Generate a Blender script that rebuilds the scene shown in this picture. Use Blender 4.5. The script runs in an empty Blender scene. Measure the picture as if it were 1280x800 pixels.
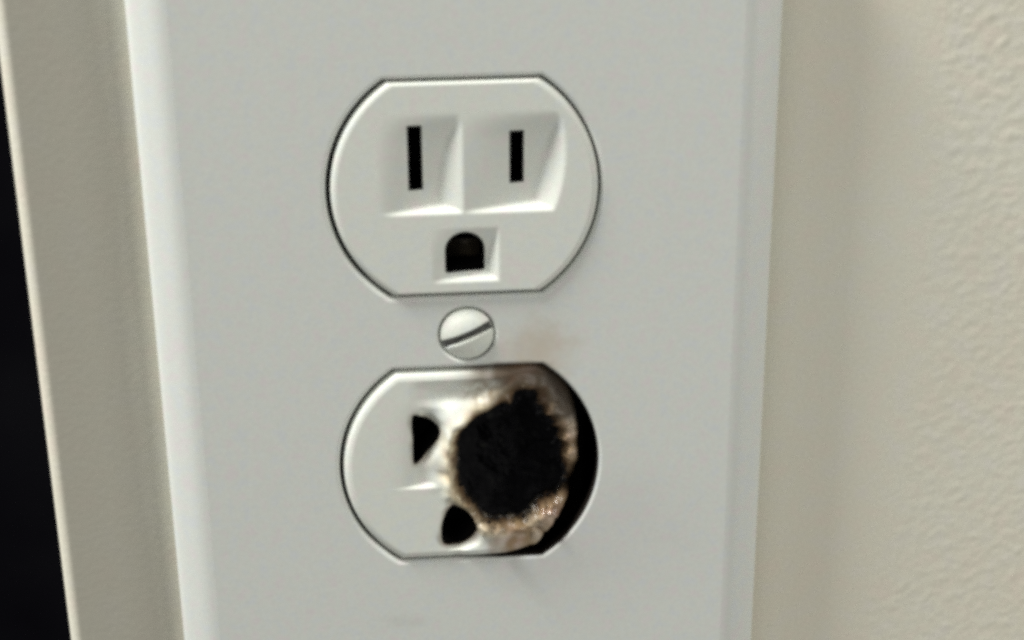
import bpy, math, random
import numpy as np
from mathutils import Vector, noise
from mathutils.geometry import delaunay_2d_cdt

random.seed(7)
S = 0.001                      # everything below is written in millimetres
scene = bpy.context.scene
COL = scene.collection

# ------------------------------------------------------------------ camera
cam_data = bpy.data.cameras.new("camera")
cam_data.sensor_width = 36.0
cam_data.lens = 2168.5136 / 1280.0 * 36.0
cam_data.clip_start = 0.005
cam_data.clip_end = 20.0
cam = bpy.data.objects.new("camera", cam_data)
COL.objects.link(cam)
cam.location = (-10.1204 * S, -210.2899 * S, 84.9798 * S)
cam.rotation_euler = (1.18428264, 0.00929129, -0.08136671)
cam_data.dof.use_dof = True          # the snapshot is focused a little behind the plate
cam_data.dof.focus_distance = 0.268
cam_data.dof.aperture_fstop = 30.0
scene.camera = cam

# ------------------------------------------------------------------ light
world = bpy.data.worlds.new("World")
scene.world = world
world.use_nodes = True
bg = world.node_tree.nodes["Background"]
bg.inputs[0].default_value = (0.97, 0.985, 0.97, 1)
bg.inputs[1].default_value = 0.185


def area(name, loc, aim, size, power, color):
    d = bpy.data.lights.new(name, 'AREA')
    d.shape = 'RECTANGLE'
    d.size, d.size_y = size[0] * S, size[1] * S
    d.energy = power
    d.color = color
    o = bpy.data.objects.new(name, d)
    COL.objects.link(o)
    o.location = Vector(loc) * S
    o.rotation_euler = (Vector(aim) * S - o.location).to_track_quat('-Z', 'Y').to_euler()
    return o


# small lamp up on the left, almost in the plane of the wall, rakes over the plate; broad soft room light in front
area("ceiling_lamp", (-800, -172, 1200), (0, 0, 0), (250, 250), 36.0, (1.0, 0.99, 0.96))
area("room_light", (-560, -760, 430), (0, 0, 0), (620, 500), 2.0, (1.0, 0.975, 0.93))
area("right_fill", (860, -520, 60), (40, 0, 0), (450, 450), 4.0, (1.0, 0.97, 0.90))  # added fill lamp out of view, lifts the right bevel and wall

scene.view_settings.view_transform = 'Standard'
scene.view_settings.look = 'None'
scene.view_settings.exposure = 0.0
scene.view_settings.gamma = 1.0
scene.cycles.use_denoising = False
scene.cycles.pixel_filter_type = 'BLACKMAN_HARRIS'
scene.cycles.filter_width = 3.3
scene.cycles.max_bounces = 6


# ------------------------------------------------------------------ helpers
def smooth01(t):
    t = np.clip(t, 0.0, 1.0)
    return t * t * (3 - 2 * t)


def smin(a, b, k):
    h = np.clip(0.5 + 0.5 * (b - a) / k, 0, 1)
    return b * (1 - h) + a * h - k * h * (1 - h)


def fnoise(x, z, scale, seed=0.0):
    return np.array([noise.noise((a * scale, b * scale, seed)) for a, b in zip(x, z)])


def poly_inside(px, pz, poly):
    poly = np.asarray(poly)
    ins = np.zeros(len(px), bool)
    j = len(poly) - 1
    for i in range(len(poly)):
        xi, zi = poly[i]
        xj, zj = poly[j]
        c = ((zi > pz) != (zj > pz)) & (px < (xj - xi) * (pz - zi) / (zj - zi + 1e-12) + xi)
        ins ^= c
        j = i
    return ins


def poly_dist(px, pz, poly):
    poly = np.asarray(poly)
    d = np.full(len(px), 1e9)
    for i in range(len(poly)):
        a, b = poly[i - 1], poly[i]
        ab = b - a
        t = np.clip(((px - a[0]) * ab[0] + (pz - a[1]) * ab[1]) / (ab @ ab + 1e-12), 0, 1)
        d = np.minimum(d, np.hypot(px - a[0] - t * ab[0], pz - a[1] - t * ab[1]))
    return d


def loop_duplex(R, h, n=64, m=20):
    """circle of radius R cut by flats at +-h, counter-clockwise seen from the front"""
    a = math.asin(min(0.999, h / R))
    pts = [(R * math.cos(t), R * math.sin(t)) for t in np.linspace(-a, a, n, endpoint=False)]
    xe = R * math.cos(a)
    pts += [(x, h) for x in np.linspace(xe, -xe, m, endpoint=False)]
    pts += [(R * math.cos(t), R * math.sin(t)) for t in np.linspace(math.pi - a, math.pi + a, n, endpoint=False)]
    pts += [(x, -h) for x in np.linspace(-xe, xe, m, endpoint=False)]
    return np.array(pts)


def loop_circle(r, n=64):
    return np.array([(r * math.cos(t), r * math.sin(t)) for t in np.linspace(0, 2 * math.pi, n, endpoint=False)])


def loop_rect(x0, x1, z0, z1, r=0.15, k=4):
    pts = []
    for cx, cz, a0 in ((x1 - r, z1 - r, 0), (x0 + r, z1 - r, 90), (x0 + r, z0 + r, 180), (x1 - r, z0 + r, 270)):
        for i in range(k + 1):
            a = math.radians(a0 + 90 * i / k)
            pts.append((cx + r * math.cos(a), cz + r * math.sin(a)))
    return np.array(pts)


def loop_ground(x0, x1, z0, z1):
    r = (x1 - x0) / 2
    cx = (x0 + x1) / 2
    pts = [(cx + r * math.cos(a), z1 - r + r * math.sin(a)) for a in np.linspace(0, math.pi, 22)]
    pts += [(x0, z0 + 0.3), (x0 + 0.09, z0 + 0.09), (x0 + 0.3, z0), (x1 - 0.3, z0), (x1 - 0.09, z0 + 0.09), (x1, z0 + 0.3)]
    return np.array(pts)


def smooth_poly(pts, n=4, jag=0.0, seed=1):
    """Catmull-Rom through pts, optionally ragged"""
    pts = np.asarray(pts, float)
    rnd = random.Random(seed)
    out = []
    N = len(pts)
    for i in range(N):
        p0, p1, p2, p3 = pts[i - 1], pts[i], pts[(i + 1) % N], pts[(i + 2) % N]
        for k in range(n):
            t = k / n
            q = 0.5 * ((2 * p1) + (-p0 + p2) * t + (2 * p0 - 5 * p1 + 4 * p2 - p3) * t * t + (-p0 + 3 * p1 - 3 * p2 + p3) * t ** 3)
            out.append(q + np.array([rnd.uniform(-jag, jag), rnd.uniform(-jag, jag)]))
    return np.array(out)


def cdt(outer, holes, grid_pts):
    pts = [Vector(p) for p in outer]
    edges = [(i, (i + 1) % len(outer)) for i in range(len(outer))]
    for hl in holes:
        b = len(pts)
        pts += [Vector(p) for p in hl]
        edges += [(b + i, b + (i + 1) % len(hl)) for i in range(len(hl))]
    pts += [Vector(p) for p in grid_pts]
    v, _, f, _, _, _ = delaunay_2d_cdt(pts, edges, [], 0, 1e-5)
    V = np.array([(p.x, p.y) for p in v])
    F = np.array([t for t in f if len(t) == 3])
    c = V[F].mean(axis=1)
    keep = poly_inside(c[:, 0], c[:, 1], outer)
    for hl in holes:
        keep &= ~poly_inside(c[:, 0], c[:, 1], hl)
    F = F[keep]
    a, b, d = V[F[:, 0]], V[F[:, 1]], V[F[:, 2]]
    area2 = (b[:, 0] - a[:, 0]) * (d[:, 1] - a[:, 1]) - (b[:, 1] - a[:, 1]) * (d[:, 0] - a[:, 0])
    F[area2 < 0] = F[area2 < 0][:, ::-1]
    return V, F


def grid(x0, x1, z0, z1, step, outer, holes, margin):
    xs, zs = np.arange(x0, x1, step), np.arange(z0, z1, step)
    X, Z = [g.ravel() for g in np.meshgrid(xs, zs)]
    k = poly_inside(X, Z, outer) & (poly_dist(X, Z, outer) > margin)
    for hl in holes:
        k &= ~poly_inside(X, Z, hl) & (poly_dist(X, Z, hl) > margin)
    return np.stack([X[k], Z[k]], 1)


class Mesh:
    def __init__(self):
        self.v, self.f, self.c = [], [], []

    def add(self, verts, faces, color=None):
        b = len(self.v)
        self.v += [tuple(map(float, p)) for p in verts]
        self.f += [tuple(int(i) + b for i in t) for t in faces]
        if color is not None:
            self.c += [tuple(map(float, q)) for q in color]

    def strip(self, loops, color=None):
        """rings of equal count, first one at the front inside; ring order sets the facing"""
        n = len(loops[0])
        vs = [p for lp in loops for p in lp]
        fs = []
        for k in range(len(loops) - 1):
            for i in range(n):
                j = (i + 1) % n
                fs.append((k * n + i, (k + 1) * n + i, (k + 1) * n + j, k * n + j))
        self.add(vs, fs, color)

    def build(self, name, mat, parent=None, loc=(0, 0, 0), smooth=True, weld=False):
        me = bpy.data.meshes.new(name)
        me.from_pydata([(x * S, y * S, z * S) for x, y, z in self.v], [], self.f)
        me.update()
        if smooth:
            me.polygons.foreach_set('use_smooth', [True] * len(me.polygons))
        if self.c and len(self.c) == len(self.v):
            at = me.color_attributes.new("tint", 'FLOAT_COLOR', 'POINT')
            at.data.foreach_set('color', np.array([(r, g, b, a) for r, g, b, a in self.c]).ravel())
        if weld:
            import bmesh
            bm = bmesh.new()
            bm.from_mesh(me)
            bmesh.ops.remove_doubles(bm, verts=bm.verts, dist=1e-7)
            bm.to_mesh(me)
            bm.free()
        me.materials.append(mat)
        o = bpy.data.objects.new(name, me)
        COL.objects.link(o)
        o.location = Vector(loc) * S
        if parent:
            o.parent = parent
        return o


def ring(loop, y):
    return [(p[0], y, p[1]) for p in loop]


# ------------------------------------------------------------------ materials
def nt(name):
    m = bpy.data.materials.new(name)
    m.use_nodes = True
    t = m.node_tree
    return m, t, t.nodes["Principled BSDF"]


def tex(t, kind, scale, **kw):
    tc = t.nodes.get("TC") or t.nodes.new("ShaderNodeTexCoord")
    tc.name = "TC"
    n = t.nodes.new(kind)
    t.links.new(tc.outputs["Object"], n.inputs["Vector"])
    n.inputs["Scale"].default_value = scale
    for k, v in kw.items():
        n.inputs[k].default_value = v
    return n


def ramp(t, src, stops):
    r = t.nodes.new("ShaderNodeValToRGB")
    e = r.color_ramp.elements
    while len(e) < len(stops):
        e.new(0.5)
    for el, (p, c) in zip(e, stops):
        el.position = p
        el.color = tuple(c) + (1,) if len(c) == 3 else c
    t.links.new(src, r.inputs[0])
    return r


def mix(t, a, b, fac, mode='MIX'):
    m = t.nodes.new("ShaderNodeMix")
    m.data_type = 'RGBA'
    m.blend_type = mode
    for s, i in ((fac, 0), (a, 6), (b, 7)):
        if isinstance(s, (int, float)):
            m.inputs[i].default_value = s
        elif isinstance(s, tuple):
            m.inputs[i].default_value = s + (1,)
        else:
            t.links.new(s, m.inputs[i])
    return m.outputs[2]


def math_node(t, op, a, b=None, clamp=False):
    m = t.nodes.new("ShaderNodeMath")
    m.operation = op
    m.use_clamp = clamp
    for s, i in ((a, 0), (b, 1)):
        if s is None:
            continue
        if isinstance(s, (int, float)):
            m.inputs[i].default_value = s
        else:
            t.links.new(s, m.inputs[i])
    return m.outputs[0]


def bump(t, p, src, dist, strength=1.0):
    b = t.nodes.new("ShaderNodeBump")
    b.inputs["Strength"].default_value = strength
    b.inputs["Distance"].default_value = dist * S
    t.links.new(src, b.inputs["Height"])
    t.links.new(b.outputs[0], p.inputs["Normal"])


def mottle(t, base, amount=0.05, fine=2600):
    """pigment speckle: pale grain with faint warm and cool cast"""
    n1 = tex(t, "ShaderNodeTexNoise", fine, Detail=2.0)
    n2 = tex(t, "ShaderNodeTexNoise", 560, Detail=2.0)
    g = ramp(t, n1.outputs["Fac"], [(0.3, (1 - amount,) * 3), (0.7, (1 + amount * 0.3,) * 3)])
    h = ramp(t, n2.outputs["Fac"], [(0.3, (0.99, 0.935, 0.95)), (0.5, (0.96, 0.985, 0.94)), (0.7, (0.93, 0.955, 0.985))])
    return mix(t, mix(t, base, g.outputs[0], 1.0, 'MULTIPLY'), h.outputs[0], 1.0, 'MULTIPLY')


def plastic(name, color, rough=0.42, soot=False):
    m, t, p = nt(name)
    c = mottle(t, color)
    p.inputs["Roughness"].default_value = rough
    p.inputs["Specular IOR Level"].default_value = 0.4
    if soot:
        tc = t.nodes["TC"]
        sep = t.nodes.new("ShaderNodeSeparateXYZ")
        t.links.new(tc.outputs["Object"], sep.inputs[0])
        X, Y, Z = sep.outputs

        def blob(cx, cz, rx, rz, soft, nscale, namp):
            dx = math_node(t, 'DIVIDE', math_node(t, 'SUBTRACT', X, cx * S), rx * S)
            dz = math_node(t, 'DIVIDE', math_node(t, 'SUBTRACT', Z, cz * S), rz * S)
            d = math_node(t, 'SQRT', math_node(t, 'ADD', math_node(t, 'MULTIPLY', dx, dx), math_node(t, 'MULTIPLY', dz, dz)))
            n = tex(t, "ShaderNodeTexNoise", nscale, Detail=4.0)
            d = math_node(t, 'ADD', d, math_node(t, 'MULTIPLY', math_node(t, 'SUBTRACT', n.outputs[0], 0.5), namp))
            r = t.nodes.new("ShaderNodeMapRange")
            r.interpolation_type = 'SMOOTHSTEP'
            r.inputs["From Min"].default_value = 1.0
            r.inputs["From Max"].default_value = 1.0 - soft
            t.links.new(d, r.inputs["Value"])
            return r.outputs[0]
        # tan scorch above the burnt corner, faint purple-grey smoke below and beside it
        s1 = math_node(t, 'MULTIPLY', blob(9.0, -3.2, 7.5, 6.5, 0.95, 400, 0.9), 0.5)
        c = mix(t, c, (0.50, 0.39, 0.27), s1)
        s2 = math_node(t, 'MULTIPLY', blob(14, -30, 24, 16, 0.9, 160, 0.5), 0.16)
        c = mix(t, c, (0.42, 0.38, 0.40), s2)
        s3 = math_node(t, 'MULTIPLY', blob(-9.5, -42.5, 5.5, 1.6, 0.95, 900, 1.6), 0.14)
        c = mix(t, c, (0.35, 0.33, 0.30), s3)
        s4 = math_node(t, 'MULTIPLY', blob(8, -36.0, 10, 4.0, 0.95, 300, 0.5), 0.08)
        c = mix(t, c, (0.35, 0.32, 0.31), s4)
        rx = math_node(t, 'MULTIPLY', blob(5.2, -5.0, 6.6, 0.95, 0.9, 700, 0.6), 0.8)
        c = mix(t, c, (0.10, 0.065, 0.04), rx)
        # soot baked on the inside edge of the lower opening, heaviest at the right
        dx = math_node(t, 'SUBTRACT', X, 0.0)
        dz = math_node(t, 'ADD', Z, 19.05 * S)
        rr = math_node(t, 'SQRT', math_node(t, 'ADD', math_node(t, 'MULTIPLY', dx, dx), math_node(t, 'MULTIPLY', dz, dz)))
        near = math_node(t, 'LESS_THAN', rr, 17.6 * S)
        deep = t.nodes.new("ShaderNodeMapRange")
        deep.inputs["From Min"].default_value = -5.42 * S
        deep.inputs["From Max"].default_value = -5.15 * S
        t.links.new(Y, deep.inputs["Value"])
        side = t.nodes.new("ShaderNodeMapRange")
        side.inputs["From Min"].default_value = -2.0 * S
        side.inputs["From Max"].default_value = 4.0 * S
        t.links.new(X, side.inputs["Value"])
        k = math_node(t, 'MULTIPLY', math_node(t, 'MULTIPLY', near, deep.outputs[0]), side.outputs[0])
        c = mix(t, c, (0.012, 0.009, 0.007), k)
    t.links.new(c, p.inputs["Base Color"])
    n = tex(t, "ShaderNodeTexNoise", 1500, Detail=3.0)
    bump(t, p, n.outputs[0], 0.012, 0.5)
    return m


M_PLATE = plastic("plate_plastic", (0.72, 0.735, 0.71), 0.45, soot=True)
M_FACE = plastic("receptacle_plastic", (0.75, 0.765, 0.72), 0.36)

# scorched receptacle: pigment comes from the tint attribute (rgb), alpha = melted gloss
M_BURN, t, p = nt("scorched_plastic")
ca = t.nodes.new("ShaderNodeVertexColor")
ca.layer_name = "tint"
t.links.new(mottle(t, ca.outputs["Color"], 0.05), p.inputs["Base Color"])
rg = t.nodes.new("ShaderNodeMapRange")
rg.inputs["To Min"].default_value = 0.52
rg.inputs["To Max"].default_value = 0.15
t.links.new(ca.outputs["Alpha"], rg.inputs["Value"])
t.links.new(rg.outputs[0], p.inputs["Roughness"])
nn = tex(t, "ShaderNodeTexNoise", 1400, Detail=4.0)
bump(t, p, math_node(t, 'MULTIPLY', nn.outputs[0], ca.outputs["Alpha"]), 0.03, 0.8)

M_CHAR, t, p = nt("char")
n = tex(t, "ShaderNodeTexNoise", 700, Detail=6.0)
t.links.new(ramp(t, n.outputs[0], [(0.35, (0.001, 0.001, 0.002)), (0.6, (0.003, 0.003, 0.004)), (0.8, (0.014, 0.015, 0.012))]).outputs[0], p.inputs["Base Color"])
p.inputs["Roughness"].default_value = 0.8
p.inputs["Specular IOR Level"].default_value = 0.15
bump(t, p, n.outputs[0], 0.4)

M_DARK, t, p = nt("dark_cavity")
n = tex(t, "ShaderNodeTexNoise", 400, Detail=3.0)
t.links.new(ramp(t, n.outputs[0], [(0.3, (0.004, 0.004, 0.006)), (0.7, (0.010, 0.009, 0.008))]).outputs[0], p.inputs["Base Color"])
p.inputs["Roughness"].default_value = 0.7
p.inputs["Specular IOR Level"].default_value = 0.1

M_BRASS, t, p = nt("tarnished_contact")
n = tex(t, "ShaderNodeTexNoise", 600, Detail=3.0)
t.links.new(ramp(t, n.outputs[0], [(0.3, (0.03, 0.024, 0.016)), (0.7, (0.10, 0.08, 0.05))]).outputs[0], p.inputs["Base Color"])
p.inputs["Roughness"].default_value = 0.55
p.inputs["Metallic"].default_value = 0.3

M_SCREW, t, p = nt("painted_screw")
t.links.new(mottle(t, (0.80, 0.82, 0.76), 0.08), p.inputs["Base Color"])
p.inputs["Roughness"].default_value = 0.4
n = tex(t, "ShaderNodeTexNoise", 900, Detail=3.0)
bump(t, p, n.outputs[0], 0.03)

M_SLOT, t, p = nt("slot_grey")
n = tex(t, "ShaderNodeTexNoise", 900, Detail=3.0)
t.links.new(ramp(t, n.outputs[0], [(0.3, (0.04, 0.041, 0.04)), (0.7, (0.11, 0.11, 0.10))]).outputs[0], p.inputs["Base Color"])
p.inputs["Roughness"].default_value = 0.7

M_WALL, t, p = nt("wall_paint")
n1 = tex(t, "ShaderNodeTexNoise", 28, Detail=3.0)
n2 = tex(t, "ShaderNodeTexNoise", 2200, Detail=2.0)
n3 = tex(t, "ShaderNodeTexNoise", 260, Detail=3.0)
c = ramp(t, n1.outputs[0], [(0.3, (0.755, 0.715, 0.61)), (0.7, (0.765, 0.75, 0.655))]).outputs[0]
c = mix(t, c, ramp(t, n3.outputs[0], [(0.3, (1.0, 0.96, 0.95)), (0.5, (0.97, 0.985, 0.95)), (0.7, (0.97, 0.975, 1.0))]).outputs[0], 1.0, 'MULTIPLY')
c = mix(t, c, ramp(t, n2.outputs[0], [(0.3, (0.93,) * 3), (0.7, (1.02,) * 3)]).outputs[0], 1.0, 'MULTIPLY')
# shade put into the wall colour on the strip beside the corner
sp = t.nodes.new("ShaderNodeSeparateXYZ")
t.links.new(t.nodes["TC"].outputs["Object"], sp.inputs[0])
strip_shade = t.nodes.new("ShaderNodeMapRange")
strip_shade.inputs["From Min"].default_value = -36 * S
strip_shade.inputs["From Max"].default_value = -42 * S
strip_shade.inputs["To Max"].default_value = 0.75
t.links.new(math_node(t, 'ADD', sp.outputs[0], math_node(t, 'MULTIPLY', n1.outputs[0], 0.004)), strip_shade.inputs["Value"])
bead_mask = t.nodes.new("ShaderNodeMapRange")           # the bead itself is kept out of the painted shade
bead_mask.inputs["From Min"].default_value = -54.3 * S
bead_mask.inputs["From Max"].default_value = -53.4 * S
t.links.new(sp.outputs[0], bead_mask.inputs["Value"])
c = mix(t, c, (0.385, 0.375, 0.315), math_node(t, 'MULTIPLY', strip_shade.outputs[0], bead_mask.outputs[0]))
t.links.new(c, p.inputs["Base Color"])
p.inputs["Roughness"].default_value = 0.7
p.inputs["Specular IOR Level"].default_value = 0.15
bump(t, p, tex(t, "ShaderNodeTexNoise", 1100, Detail=4.0).outputs[0], 0.05, 0.6)

M_BACKDROP, t, p = nt("near_black")
n = tex(t, "ShaderNodeTexNoise", 30, Detail=4.0)
t.links.new(ramp(t, n.outputs[0], [(0.35, (0.0008, 0.0006, 0.002)), (0.7, (0.003, 0.003, 0.0045))]).outputs[0], p.inputs["Base Color"])
p.inputs["Roughness"].default_value = 0.6
p.inputs["Specular IOR Level"].default_value = 0.05

# ------------------------------------------------------------------ wall with its outer corner
XC = -55.3                    # the corner
RB = 1.6                      # its rounding


def edge_x(z):                # where the sanded patch round the outlet gives way to orange-peel texture
    return 62.5 - 0.0015 * (z - 8.0) ** 2


def wall_y(X, Z):
    """relief of the painted wall, negative = proud"""
    y = -0.12 * np.clip(-X - 36.0, 0, 60)                   # corner bead built up proud
    k = smooth01((X - edge_x(Z) + 5.0) / 8.0)
    return y, k


xs = np.concatenate([np.arange(XC + RB, -40, 0.5), np.arange(-40, 40, 4.0), np.arange(40, 100, 0.4), np.array([110, 140, 200, 300, 450, 650])])
zs = np.concatenate([np.array([-700, -500, -300, -200, -130, -90]), np.arange(-70, 75, 0.4), np.array([90, 120, 180, 300, 500, 800])])
GX, GZ = np.meshgrid(xs, zs)
fx, fz = GX.ravel(), GZ.ravel()
wy, wk = wall_y(fx, fz)
peel = np.zeros(len(fx))
sel = (fx > 38) & (fx < 112) & (np.abs(fz) < 95)
sx, sz = fx[sel], fz[sel]
wx = sx + 0.8 * fnoise(sx, sz, 0.5, 3.0)
a = fnoise(wx, sz * 1.0, 0.75, 5.0)
b = fnoise(wx, sz, 1.5, 9.0)
peel[sel] = -0.075 * np.clip(a + 0.15, 0, 1) - 0.042 * b
wy = wy + peel * (0.06 + 0.94 * wk)
V = list(zip(fx, wy, fz))
nx, nz = len(xs), len(zs)
F = []
for j in range(nz - 1):
    for i in range(nx - 1):
        cx, cz = (xs[i] + xs[i + 1]) / 2, (zs[j] + zs[j + 1]) / 2
        if abs(cx) < 26 and abs(cz) < 46:
            continue           # cut-out for the electrical box
        q = j * nx + i
        F.append((q, q + 1, q + nx + 1, q + nx))
w = Mesh()
w.add(V, F)
# rounded corner and the return face going back
y0 = float(wall_y(np.array([XC + RB]), np.array([0.0]))[0][0])
prof = [(XC + RB - RB * math.sin(a), y0 + RB - RB * math.cos(a)) for a in np.linspace(0, math.pi / 2, 9)]
prof += [(XC, 20.0), (XC, 110.0)]
vs, fs = [], []
for z in (-700.0, 800.0):
    vs += [(x, y, z) for x, y in prof]
n = len(prof)
for i in range(n - 1):
    fs.append((i, n + i, n + i + 1, i + 1))
w.add(vs, fs)
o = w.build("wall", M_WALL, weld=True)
o['kind'] = 'structure'

w = Mesh()
w.add([(-600, 110, -700), (XC + 0.01, 110, -700), (XC + 0.01, 110, 800), (-600, 110, 800)], [(0, 1, 2, 3)])
o = w.build("dark_backdrop", M_BACKDROP, smooth=False)  # plain near-black sheet behind the wall's outer corner
o['kind'] = 'structure'

# ------------------------------------------------------------------ the outlet
root = bpy.data.objects.new("electrical_outlet", None)
COL.objects.link(root)
root.empty_display_size = 0.02
root['label'] = "white duplex wall outlet whose lower receptacle is burnt and melted around a charred hole"
root['category'] = "outlet"

PY = -5.5                     # front of the cover plate
RO, HO = 17.09, 14.1          # opening


def loop_plate(inset, k=10):
    return loop_rect(-39.86 + inset, 39.86 - inset, -62 + inset, 62 - inset, max(0.6, 4.0 - inset * 0.4), k)


pl = Mesh()
side = [(0, 0), (0.06, 1.1), (0.15, 2.1), (0.40, 2.85), (0.95, 3.45), (1.9, 4.08), (2.8, 4.66),
        (3.4, 5.0), (3.9, 5.22), (4.4, 5.38), (4.9, 5.46), (5.4, 5.5)]
pl.strip([ring(loop_plate(d), -h) for d, h in reversed(side)])
front_outer = loop_plate(5.4)


def off(loop, dz):
    return loop + np.array([0, dz])


FIL = 0.55
holes = [off(loop_duplex(RO + FIL, HO + FIL), 19.05), off(loop_duplex(RO + FIL, HO + FIL), -19.05), off(loop_circle(3.95), -0.35)]
V, F = cdt(front_outer, holes, [])
pl.add([(x, PY, z) for x, z in V], F)
for dz in (19.05, -19.05):
    rings = []
    for a in np.linspace(0, math.pi / 2, 7):
        rings.append(ring(off(loop_duplex(RO + FIL * (1 - math.sin(a)), HO + FIL * (1 - math.sin(a))), dz), PY + FIL * (1 - math.cos(a))))
    rings.append(ring(off(loop_duplex(RO, HO), dz), PY + 1.9))
    rings.append(ring(off(loop_duplex(RO + 1.5, HO + 1.5), dz), PY + 1.9))
    pl.strip([[q for q in reversed(r)] for r in rings])
pl.strip([[q for q in reversed(ring(off(loop_circle(r), -0.35), y))] for r, y in ((3.95, PY), (3.78, PY + 0.1), (3.66, PY + 0.35), (3.4, PY + 1.8))])
plate = pl.build("cover_plate", M_PLATE, root)

# metal box and body behind, dark through every gap
bx = Mesh()
V, F = [], []
x, z0, z1, yb = 25.9, -45.9, 45.9, 45.0
V = [(-x, 0.3, z0), (x, 0.3, z0), (x, 0.3, z1), (-x, 0.3, z1), (-x, yb, z0), (x, yb, z0), (x, yb, z1), (-x, yb, z1)]
bx.add(V, [(4, 5, 6, 7), (0, 4, 7, 3), (1, 2, 6, 5), (0, 1, 5, 4), (3, 7, 6, 2)])
bx.build("electrical_box", M_DARK, root, smooth=False)
bd = Mesh()
lp = loop_rect(-16.5, 16.5, -34.5, 34.5, 2.0)
bd.strip([ring(lp, 6.0), ring(lp, 28.0)])
V, F = cdt(lp, [], [])
bd.add([(x, 6.0, z) for x, z in V], F)
bd.build("receptacle_body", M_DARK, root)

# ------------------------------------------------------------------ upper receptacle face
FY = -5.88                    # front of the receptacle faces
RF, HF = 16.62, 13.76
EF = 0.85                     # edge rounding


def recess_depth(x, z):
    """two shallow scoops that deepen down and to the right, ending in steep ledges"""
    v = ((9.9 - z) / 12.8).clip(0, 1)
    fv = (1 - (1 - v) ** 2.0) * smooth01(v / 0.3) ** 0.5
    uL = ((x + 10.8) / 10.6).clip(0, 1)
    uL = uL * smooth01(uL / 0.4) ** 0.5
    uR = ((x + 0.35) / 12.4).clip(0, 1)
    bottom = 1.8 * (z + 2.95)
    DL = 2.05 * uL * fv
    DL = smin(DL, 0.56 * (-0.25 - x), 0.34)
    DL = smin(DL, bottom, 0.24)
    xr = 12.5 - 0.026 * (z - 4.5) ** 2
    DR = 2.05 * uR * fv
    DR = smin(DR, 0.60 * (xr - x), 0.34)
    DR = smin(DR, bottom, 0.24)
    DL = np.where((x > -10.8) & (x < -0.25), DL, 0)
    DR = np.where(x >= -0.35, DR, 0)
    return np.maximum(np.maximum(DL, DR), 0) * (z > -2.95)


def ground_depth(x, z):
    f = 1.0 * ((x + 4.3) / 5.5).clip(0, 1) * ((-5.0 - z) / 4.5).clip(0, 1)
    f = smin(f, 0.9 * (4.05 - x), 0.06)
    f = smin(f, 1.6 * (z + 12.0), 0.06)
    return np.where((x > -4.3) & (x < 4.05) & (z > -12.0) & (z < -5.0), np.maximum(f, 0), 0)


def face_edge(mesh, loops_fn, yfn=None, color=None):
    rings = []
    for a in np.linspace(0, math.pi / 2, 7):
        lp = loops_fn(EF * (1 - math.sin(a)))
        dy = EF * (1 - math.cos(a))
        rings.append([(q[0], FY + dy + (yfn(q[0], q[1]) if yfn else 0), q[1]) for q in lp])
    lp = loops_fn(0)
    rings.append([(q[0], 0.5 + (yfn(q[0], q[1]) if yfn else 0), q[1]) for q in lp])
    rings.append([(q[0], 6.2, q[1]) for q in lp])
    rings = rings[::1]
    cc = None
    if color:
        cc = [color(q[0], q[2], k) for k, r in enumerate(rings) for q in r]
    mesh.strip(rings, cc)


holes = [loop_rect(-6.98, -5.16, -0.1, 8.35, 0.12), loop_rect(5.56, 7.38, 0.4, 7.3, 0.12), loop_ground(-2.72, 2.34, -11.0, -5.45)]
outer = loop_duplex(RF - EF, HF - EF * 0.55)
G = grid(-17, 17, -14, 14, 0.21, outer, holes, 0.09)
V, F = cdt(outer, holes, G)
D = recess_depth(V[:, 0], V[:, 1]) + ground_depth(V[:, 0], V[:, 1])
fm = Mesh()
fm.add([(a[0], FY + d, a[1]) for a, d in zip(V, D)], F)
face_edge(fm, lambda i: loop_duplex(RF - EF + EF - i, HF - i) if False else loop_duplex(RF - i, HF - i * 0.55))
# thin plastic lips just inside each opening
for hl in holes:
    d0 = recess_depth(hl[:, 0], hl[:, 1]) + ground_depth(hl[:, 0], hl[:, 1])
    r0 = [(q[0], FY + d, q[1]) for q, d in zip(hl, d0)][::-1]
    r1 = [(q[0], FY + d + 0.25, q[1]) for q, d in zip(hl, d0)][::-1]
    fm.strip([r0, r1])
UP = (0.14, 0.05, 19.05)
upper = fm.build("receptacle_face", M_FACE, root, UP)
upper.rotation_euler = (math.radians(-0.6), 0, 0)
upper['label'] = "intact white upper receptacle with two straight slots and a round-topped earth hole"


def sleeve(name, loop, d0, parent, depth=8.0, mat=M_DARK, contact=True):
    m = Mesh()
    r0 = [(q[0] , FY + d + 0.22, q[1]) for q, d in zip(loop, d0)][::-1]
    r1 = [(q[0], FY + depth, q[1]) for q in loop][::-1]
    m.strip([r0, r1])
    V, F = cdt(loop, [], [])
    m.add([(a, FY + depth, b) for a, b in V], F)
    o = m.build(name, mat, parent, smooth=False)
    return o


for nm, hl in zip(("blade_slot", "blade_slot", "ground_hole"), holes):
    d0 = recess_depth(hl[:, 0], hl[:, 1]) + ground_depth(hl[:, 0], hl[:, 1])
    sleeve(nm, hl, d0, upper)
# tarnished earth contact low inside the round-topped hole
m = Mesh()
lp = loop_rect(-2.3, 1.9, -10.6, -7.9, 0.6)
V, F = cdt(lp, [], grid(-2.3, 1.9, -10.6, -7.9, 0.3, lp, [], 0.1))
m.add([(a, FY + 4.6 - 0.5 * math.cos(a * 1.2) - 0.35 * (b + 7.9), b) for a, b in V], F)
m.build("earth_contact", M_BRASS, upper)

EFL = 1.2                     # its edge is rounder
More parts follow.
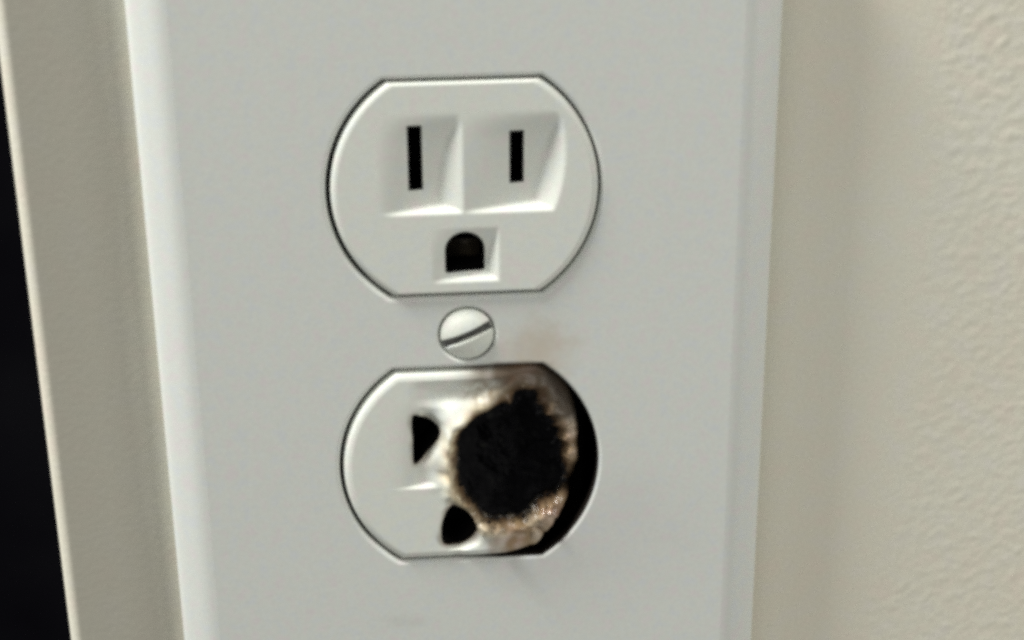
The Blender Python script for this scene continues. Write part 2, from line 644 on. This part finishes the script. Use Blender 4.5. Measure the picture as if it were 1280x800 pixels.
# ------------------------------------------------------------------ lower receptacle face, melted
burn_poly = smooth_poly([(-1.3, 3.7), (-1.05, 5.6), (0.5, 7.35), (3.0, 9.1), (4.7, 9.7), (5.6, 9.5), (6.4, 10.7), (7.9, 10.9),
                         (8.9, 10.3), (9.0, 8.8), (9.7, 8.3), (9.8, 7.3), (10.9, 6.5), (10.8, 5.6), (11.9, 4.6), (11.5, 3.6), (12.3, 2.6), (12.1, 1.0), (12.75, -0.9), (12.5, -3.0),
                         (11.2, -4.2), (9.3, -4.6), (7.4, -6.6), (5.3, -6.9), (2.9, -6.8), (1.45, -5.8), (0.9, -4.3),
                         (-0.6, -2.6), (-1.3, -0.3)], 5, 0.055, 4)
burn_poly[:, 1] -= 1.45
leaf = smooth_poly([(-7.4, 8.0), (-6.2, 7.9), (-4.4, 6.6), (-3.75, 5.5), (-4.3, 3.8), (-5.8, 2.0), (-7.35, 0.9), (-7.42, 4.5)], 3, 0.03, 6)
leaf[:, 1] -= 0.45
gmelt = smooth_poly([(-4.0, -9.2), (-3.6, -7.3), (-3.0, -6.2), (-2.1, -5.75), (-1.1, -6.0), (0.1, -7.3), (0.7, -8.6), (0.85, -9.6), (0.2, -11.1), (-1.6, -12.0), (-3.4, -11.7), (-3.95, -10.8)], 3, 0.03, 8)


def shrink(th):
    """how far the melted rim has pulled in from the opening, by angle"""
    d = math.degrees(th)
    if d > 180:
        d -= 360
    a = smooth01((44 - d) / 42.0)
    b = smooth01((d + 73) / 38.0)
    return 1.95 * float(a) * float(b)


def loop_lower(inset):
    lp = loop_duplex(RF - inset, HF - inset)
    out = []
    for x, z in lp:
        r = math.hypot(x, z)
        th = math.atan2(z, x)
        s = shrink(th)
        s += 0.22 * (s / 2.5) * noise.noise((x * 0.5, z * 0.5, 2.0))
        out.append((x * (r - s) / r, z * (r - s) / r))
    return np.array(out)


def sink(x, z):
    """the right side has slumped back into the box"""
    x = np.asarray(x, float)
    z = np.asarray(z, float)
    return 2.6 * smooth01((x - 3.0) / 12.0) * smooth01((15.5 - z) / 7.0) + 1.5 * smooth01((x - 2.0) / 8.0) * smooth01((z - 6.0) / 7.0)


bubbles = []
rb = random.Random(11)
for _ in range(15):
    bx_, bz_ = rb.uniform(7.5, 13.0), rb.uniform(-12.0, -6.0)
    bubbles.append((bx_, bz_, rb.uniform(0.5, 1.25)))
for _ in range(6):
    bubbles.append((rb.uniform(1.0, 8.0), rb.uniform(-10.5, -7.2), rb.uniform(0.5, 1.1)))
for _ in range(5):
    a = rb.uniform(-0.3, 1.9)
    bubbles.append((5.5 + 8.0 * math.cos(a), 2.0 + 8.9 * math.sin(a), rb.uniform(0.25, 0.6)))


def melt(V):
    x, z = V[:, 0], V[:, 1]
    d = poly_dist(x, z, burn_poly)
    ang = np.arctan2(z - 1.5, x - 5.5)
    leftness = smooth01((-np.cos(ang) + 0.2))               # 1 on the left of the burn
    keep = smooth01((d - 2.3) / 3.5) * smooth01((-x - 1.5) / 2.5) * (0.25 + 0.75 * smooth01((x + 9.5) / 4.5))
    D = recess_depth(x, z) * keep
    n1 = fnoise(x, z, 0.55, 1.0)
    n2 = fnoise(x, z, 1.5, 4.0)
    near = np.exp(-(d / 2.2) ** 2)
    lip = (1.0 + 0.6 * n1) * np.exp(-((d - 1.45) / 1.15) ** 2) * (0.55 + 0.45 * leftness)
    curl = -1.6 * np.exp(-(d / 0.7) ** 1.6)
    H = lip + curl + 0.04 * n2 * near + 0.40 * n1 * near
    # rounded knob where plastic ran together between the slot and the burn
    H += 1.0 * np.exp(-(((x + 2.0) / 1.6) ** 2 + ((z - 7.4) / 1.7) ** 2))
    H += 0.95 * np.exp(-(((x + 0.1) / 1.0) ** 2 + ((z + 5.5) / 1.1) ** 2))
    # valley that turns into the slot and the earth hole
    H -= 0.8 * np.exp(-(poly_dist(x, z, leaf) / 0.7) ** 2) * smooth01((x + 6.6) / 1.5)
    H -= 0.9 * np.exp(-(poly_dist(x, z, gmelt) / 0.75) ** 2) * smooth01((x + 3.4) / 1.2)
    H += 0.55 * np.exp(-(((x + 0.5) / 2.6) ** 2 + ((z + 12.7) / 0.7) ** 2)) + 0.35 * np.exp(-(((x - 8.6) / 1.0) ** 2 + ((z + 12.0) / 0.7) ** 2))
    H += (0.9 + 0.9 * n2) * np.exp(-(((x - 10.6) / 1.7) ** 2 + ((z + 6.9) / 2.0) ** 2))
    H -= 0.5 * smooth01((z - 8.5) / 1.5) * smooth01((12.8 - z) / 1.5) * smooth01((x + 8) / 5) * smooth01((8 - x) / 4)
    B = np.zeros(len(x))
    for cx, cz, r in bubbles:
        q = 1 - ((x - cx) ** 2 + (z - cz) ** 2) / (r * r)
        B = np.maximum(B, np.sqrt(np.clip(q, 0, 1)) * r * 0.75)
    H += B
    H = np.where(H > 0, H * (1 - 0.75 * smooth01((-z - 10.6) / 1.6)), H)
    return FY + D + sink(x, z) - H, d, n1, n2, ang, B


WHITE = np.array([0.77, 0.785, 0.735])
CREAM = np.array([0.80, 0.66, 0.43])
TAN = np.array([0.31, 0.215, 0.12])
PINK = np.array([0.50, 0.30, 0.25])
GREY = np.array([0.11, 0.082, 0.056])
BROWN = np.array([0.13, 0.08, 0.045])
CHAR = np.array([0.010, 0.009, 0.008])


def lerp(a, b, t):
    t = np.asarray(t)[:, None]
    return a * (1 - t) + b * t


def burn_color(V, d, n1, n2, ang, B):
    x, z = V[:, 0], V[:, 1]
    right = smooth01((x - 1.0 + 1.5 * n1) / 5.0)
    dd = d + 0.7 * n1 + 0.4 * n2
    c = np.tile(WHITE, (len(x), 1))
    c = lerp(c, CREAM, 0.85 * smooth01((3.4 - dd) / 2.4) * (1 - 0.2 * right))
    wide = right * smooth01((9.0 - dd) / 4.0)
    top = smooth01((z - 2.5 + 1.2 * n1) / 4.0)
    low = smooth01((-z - 5.5) / 2.5)
    c = lerp(c, GREY, wide * top)
    c = lerp(c, PINK, wide * (1 - top) * (0.55 + 0.4 * n2).clip(0, 1))
    c = lerp(c, TAN, wide * low * (0.75 + 1.3 * n1).clip(0, 1) * 0.95)
    pk = np.exp(-(((x - 10.6) / 2.0) ** 2 + ((z + 6.6) / 2.6) ** 2))
    c = lerp(c, np.array([0.36, 0.18, 0.155]), 0.75 * pk)
    ring_c = lerp(np.tile(TAN, (len(x), 1)), np.array([0.085, 0.062, 0.04]), (right * top * (0.8 + 1.2 * n2)).clip(0, 1))
    t_ = 0.85 * smooth01((1.8 + 0.5 * right - dd) / 1.3)[:, None]
    c = c * (1 - t_) + ring_c * t_
    edge = smooth01((1.35 + 0.4 * right * top - dd) / 1.25)
    c = lerp(c, BROWN, edge)
    c = lerp(c, CHAR, smooth01((0.5 + 0.3 * n2 - d) / 0.4))
    ul = np.exp(-(((x - 2.3) / 3.2) ** 2 + ((z - 10.2) / 2.0) ** 2))
    c = lerp(c, TAN * 0.75, (0.7 * ul * (0.8 + 0.8 * n2)).clip(0, 0.9))
    # faint heat browning that bleeds down from the melted slot and earth hole
    for hp, w_ in ((leaf, 0.5), (gmelt, 0.6)):
        dh = poly_dist(x, z, hp)
        c = lerp(c, TAN * 0.6, w_ * smooth01((0.7 + 0.4 * n1 - dh) / 0.7))
    sm = np.exp(-(((x + 4.3) / 2.0) ** 2 + ((z - 0.6) / 1.5) ** 2))
    c = lerp(c, np.array([0.42, 0.38, 0.31]), 0.5 * sm)
    # browned line along the top rim
    rim = smooth01((z - 11.3 + 0.8 * n1) / 1.6) * smooth01((x + 3.0) / 7.0)
    c = lerp(c, BROWN, 0.9 * rim)
    # soot freckles near the top of the burn
    f = smooth01((n2 - 0.18) / 0.15) * smooth01((2.8 - d) / 1.5) * smooth01((z - 6.5) / 2) * right
    c = lerp(c, BROWN, 0.9 * f)
    c = lerp(c, np.array([0.66, 0.56, 0.43]), 0.35 * smooth01(B / 0.5) * low)
    gloss = smooth01((5.0 - d) / 4.0) * (1 - 0.9 * right * top)
    gloss = (0.5 * gloss + 0.6 * pk).clip(0, 1)
    return np.concatenate([c, gloss[:, None]], 1)


holes = [burn_poly, leaf, gmelt]
outer = loop_lower(EFL)
G = grid(-17, 17, -14, 14, 0.15, outer, holes, 0.07)
V, F = cdt(outer, holes, G)
Y, d, n1, n2, ang, B = melt(V)
C = burn_color(V, d, n1, n2, ang, B)
fm = Mesh()
fm.add([(a[0], y, a[1]) for a, y in zip(V, Y)], F, C)
# rolled edge, following the slump
inner = loop_lower(EFL)
yi = melt(inner)[0] - FY
edge_cols = burn_color(inner, *melt(inner)[1:])
rings, cols = [], []
for a in np.linspace(0, math.pi / 2, 7):
    lp = loop_lower(EFL * (1 - math.sin(a)))
    rings.append([(q[0], FY + EFL * (1 - math.cos(a)) + dy, q[1]) for q, dy in zip(lp, yi)])
    cols += [tuple(c) for c in edge_cols]
lp = loop_lower(0)
for yy in (0.5, 6.1):
    rings.append([(q[0], yy, q[1]) for q in lp])
    soot = smooth01((lp[:, 0] + 2) / 6)
    cc = lerp(edge_cols[:, :3], CHAR, soot)
    cols += [tuple(c) + (0.5,) for c in cc]
fm.strip(rings, cols)
# inner walls of the three openings
for hl, dark, dep in ((burn_poly, CHAR, 2.2), (leaf, BROWN, 0.5), (gmelt, BROWN, 0.5)):
    yy, dd_, a1, a2, an, bb = melt(hl)
    cc = burn_color(hl, dd_, a1, a2, an, bb)
    mid = lerp(cc[:, :3], dark, np.full(len(hl), 0.85))
    r0 = [(q[0], y, q[1]) for q, y in zip(hl, yy)][::-1]
    ctr = hl.mean(axis=0)
    r1 = [(q[0] , y + dep * 0.4, q[1]) for q, y in zip(hl, yy)][::-1]
    r2 = [(q[0], y + dep, q[1]) for q, y in zip(hl, yy)][::-1]
    cs = [tuple(c) for c in cc[::-1]] + [tuple(c) + (1,) for c in mid[::-1]] + [tuple(dark) + (1,)] * len(hl)
    fm.strip([r0, r1, r2], cs)
DN = (0, 0, -19.05)
lower = fm.build("receptacle_face", M_BURN, root, DN)
lower['label'] = "melted and scorched lower receptacle with a big charred hole at its right"

for nm, hl in (("blade_slot", leaf), ("ground_hole", gmelt)):
    yy = melt(hl)[0] - FY
    sleeve(nm, hl, yy + 0.2, lower)

# charred crater inside the burnt hole
cr = Mesh()
big = smooth_poly([(p[0] * 1.0, p[1]) for p in burn_poly[::5]], 3)
ctr = big.mean(axis=0)
big = ctr + (big - ctr) * 1.10
G = grid(-4, 15, -10, 13, 0.28, big, [], 0.1)
V, F = cdt(big, [], G)
dc = poly_dist(V[:, 0], V[:, 1], big)
n1, n2 = fnoise(V[:, 0], V[:, 1], 0.45, 7.0), fnoise(V[:, 0], V[:, 1], 1.6, 8.0)
base = FY + sink(V[:, 0], V[:, 1])
yc = base + 1.4 + 4.2 * smooth01(dc / 4.5) - 1.5 * n1 * smooth01(dc / 2) - 0.7 * n2
cr.add([(a[0], y, a[1]) for a, y in zip(V, yc)], F)
cr.build("charred_crater", M_CHAR, lower)

# ragged char flakes clinging to the lip
fl = Mesh()
rf = random.Random(5)
for k in range(110):
    i = rf.randrange(len(burn_poly))
    q = burn_poly[i]
    if q[0] < 4 and rf.random() < 0.7:
        continue
    s_ = rf.uniform(0.12, 0.42)
    inw = (ctr - q) / np.linalg.norm(ctr - q)
    c = q + inw * rf.uniform(-0.25, 0.45)
    yb = FY + float(sink(c[0], c[1])) + rf.uniform(-0.35, 0.5)
    pts = []
    for j in range(6):
        v = Vector((rf.gauss(0, 1), rf.gauss(0, 1), rf.gauss(0, 1))).normalized() * s_ * rf.uniform(0.6, 1.1)
        pts.append(v)
    octv = [Vector((s_, 0, 0)), Vector((-s_, 0, 0)), Vector((0, s_ * .6, 0)), Vector((0, -s_ * .6, 0)), Vector((0, 0, s_)), Vector((0, 0, -s_))]
    octv = [v * rf.uniform(0.6, 1.2) + u * 0.25 for v, u in zip(octv, pts)]
    fs = [(0, 3, 4), (3, 1, 4), (1, 2, 4), (2, 0, 4), (3, 0, 5), (1, 3, 5), (2, 1, 5), (0, 2, 5)]
    fl.add([(c[0] + v.x, yb + v.y, c[1] + v.z) for v in octv], fs)
o = fl.build("char_flakes", M_CHAR, lower, smooth=False)
o['kind'] = 'stuff'

# ------------------------------------------------------------------ cover screw
RS = 3.42
ang = math.radians(22.5)
ca_, sa_ = math.cos(ang), math.sin(ang)
hw = 0.52


def line_pts(off_):
    L = math.sqrt(max(0.01, (RS - 0.02) ** 2 - off_ ** 2))
    return [(u * ca_ - off_ * sa_, u * sa_ + off_ * ca_) for u in np.linspace(-L, L, 50)]


circ = loop_circle(RS, 96)
extra = []
for o_ in (hw, hw + 0.05, -hw, -hw - 0.05):
    extra += line_pts(o_)
G = grid(-3.5, 3.5, -3.5, 3.5, 0.13, circ, [], 0.05)
offd = -G[:, 0] * sa_ + G[:, 1] * ca_
G = G[(np.abs(np.abs(offd) - hw - 0.025) > 0.07)]
V, F = cdt(circ, [], list(G) + extra)
offd = np.abs(-V[:, 0] * sa_ + V[:, 1] * ca_)
r = np.hypot(V[:, 0], V[:, 1])
top = 1.0 * (1 - (r / RS) ** 2.2)
h = np.where(offd <= hw + 0.01, np.minimum(top, -0.25), top)
sc = Mesh()
sc.add([(a[0], PY + 0.15 - q, a[1]) for a, q in zip(V, h)], F)
rim_h = h[:0]
ys = [PY + 0.15 - (-0.25 if abs(-q[0] * sa_ + q[1] * ca_) <= hw + 0.01 else 0.0) for q in circ]
sc.strip([[(q[0], y, q[1]) for q, y in zip(circ, ys)], [(q[0], PY + 1.6, q[1]) for q in circ]])
screw = sc.build("screw", M_SCREW, root, (0, 0, -0.35), smooth=False)
screw.data.polygons.foreach_set('use_smooth', [True] * len(screw.data.polygons))
sg = Mesh()                   # dark grey strip filling the screwdriver slot
pp = []
for u in np.linspace(-3.25, 3.25, 14):
    for o_ in (-hw + 0.01, hw - 0.01):
        pp.append((u * ca_ - o_ * sa_, PY - 0.02 + 0.02 * math.sin(u * 3), u * sa_ + o_ * ca_))
sg.add(pp, [(2 * i, 2 * i + 2, 2 * i + 3, 2 * i + 1) for i in range(13)])
sg.build("screwdriver_slot", M_SLOT, screw)
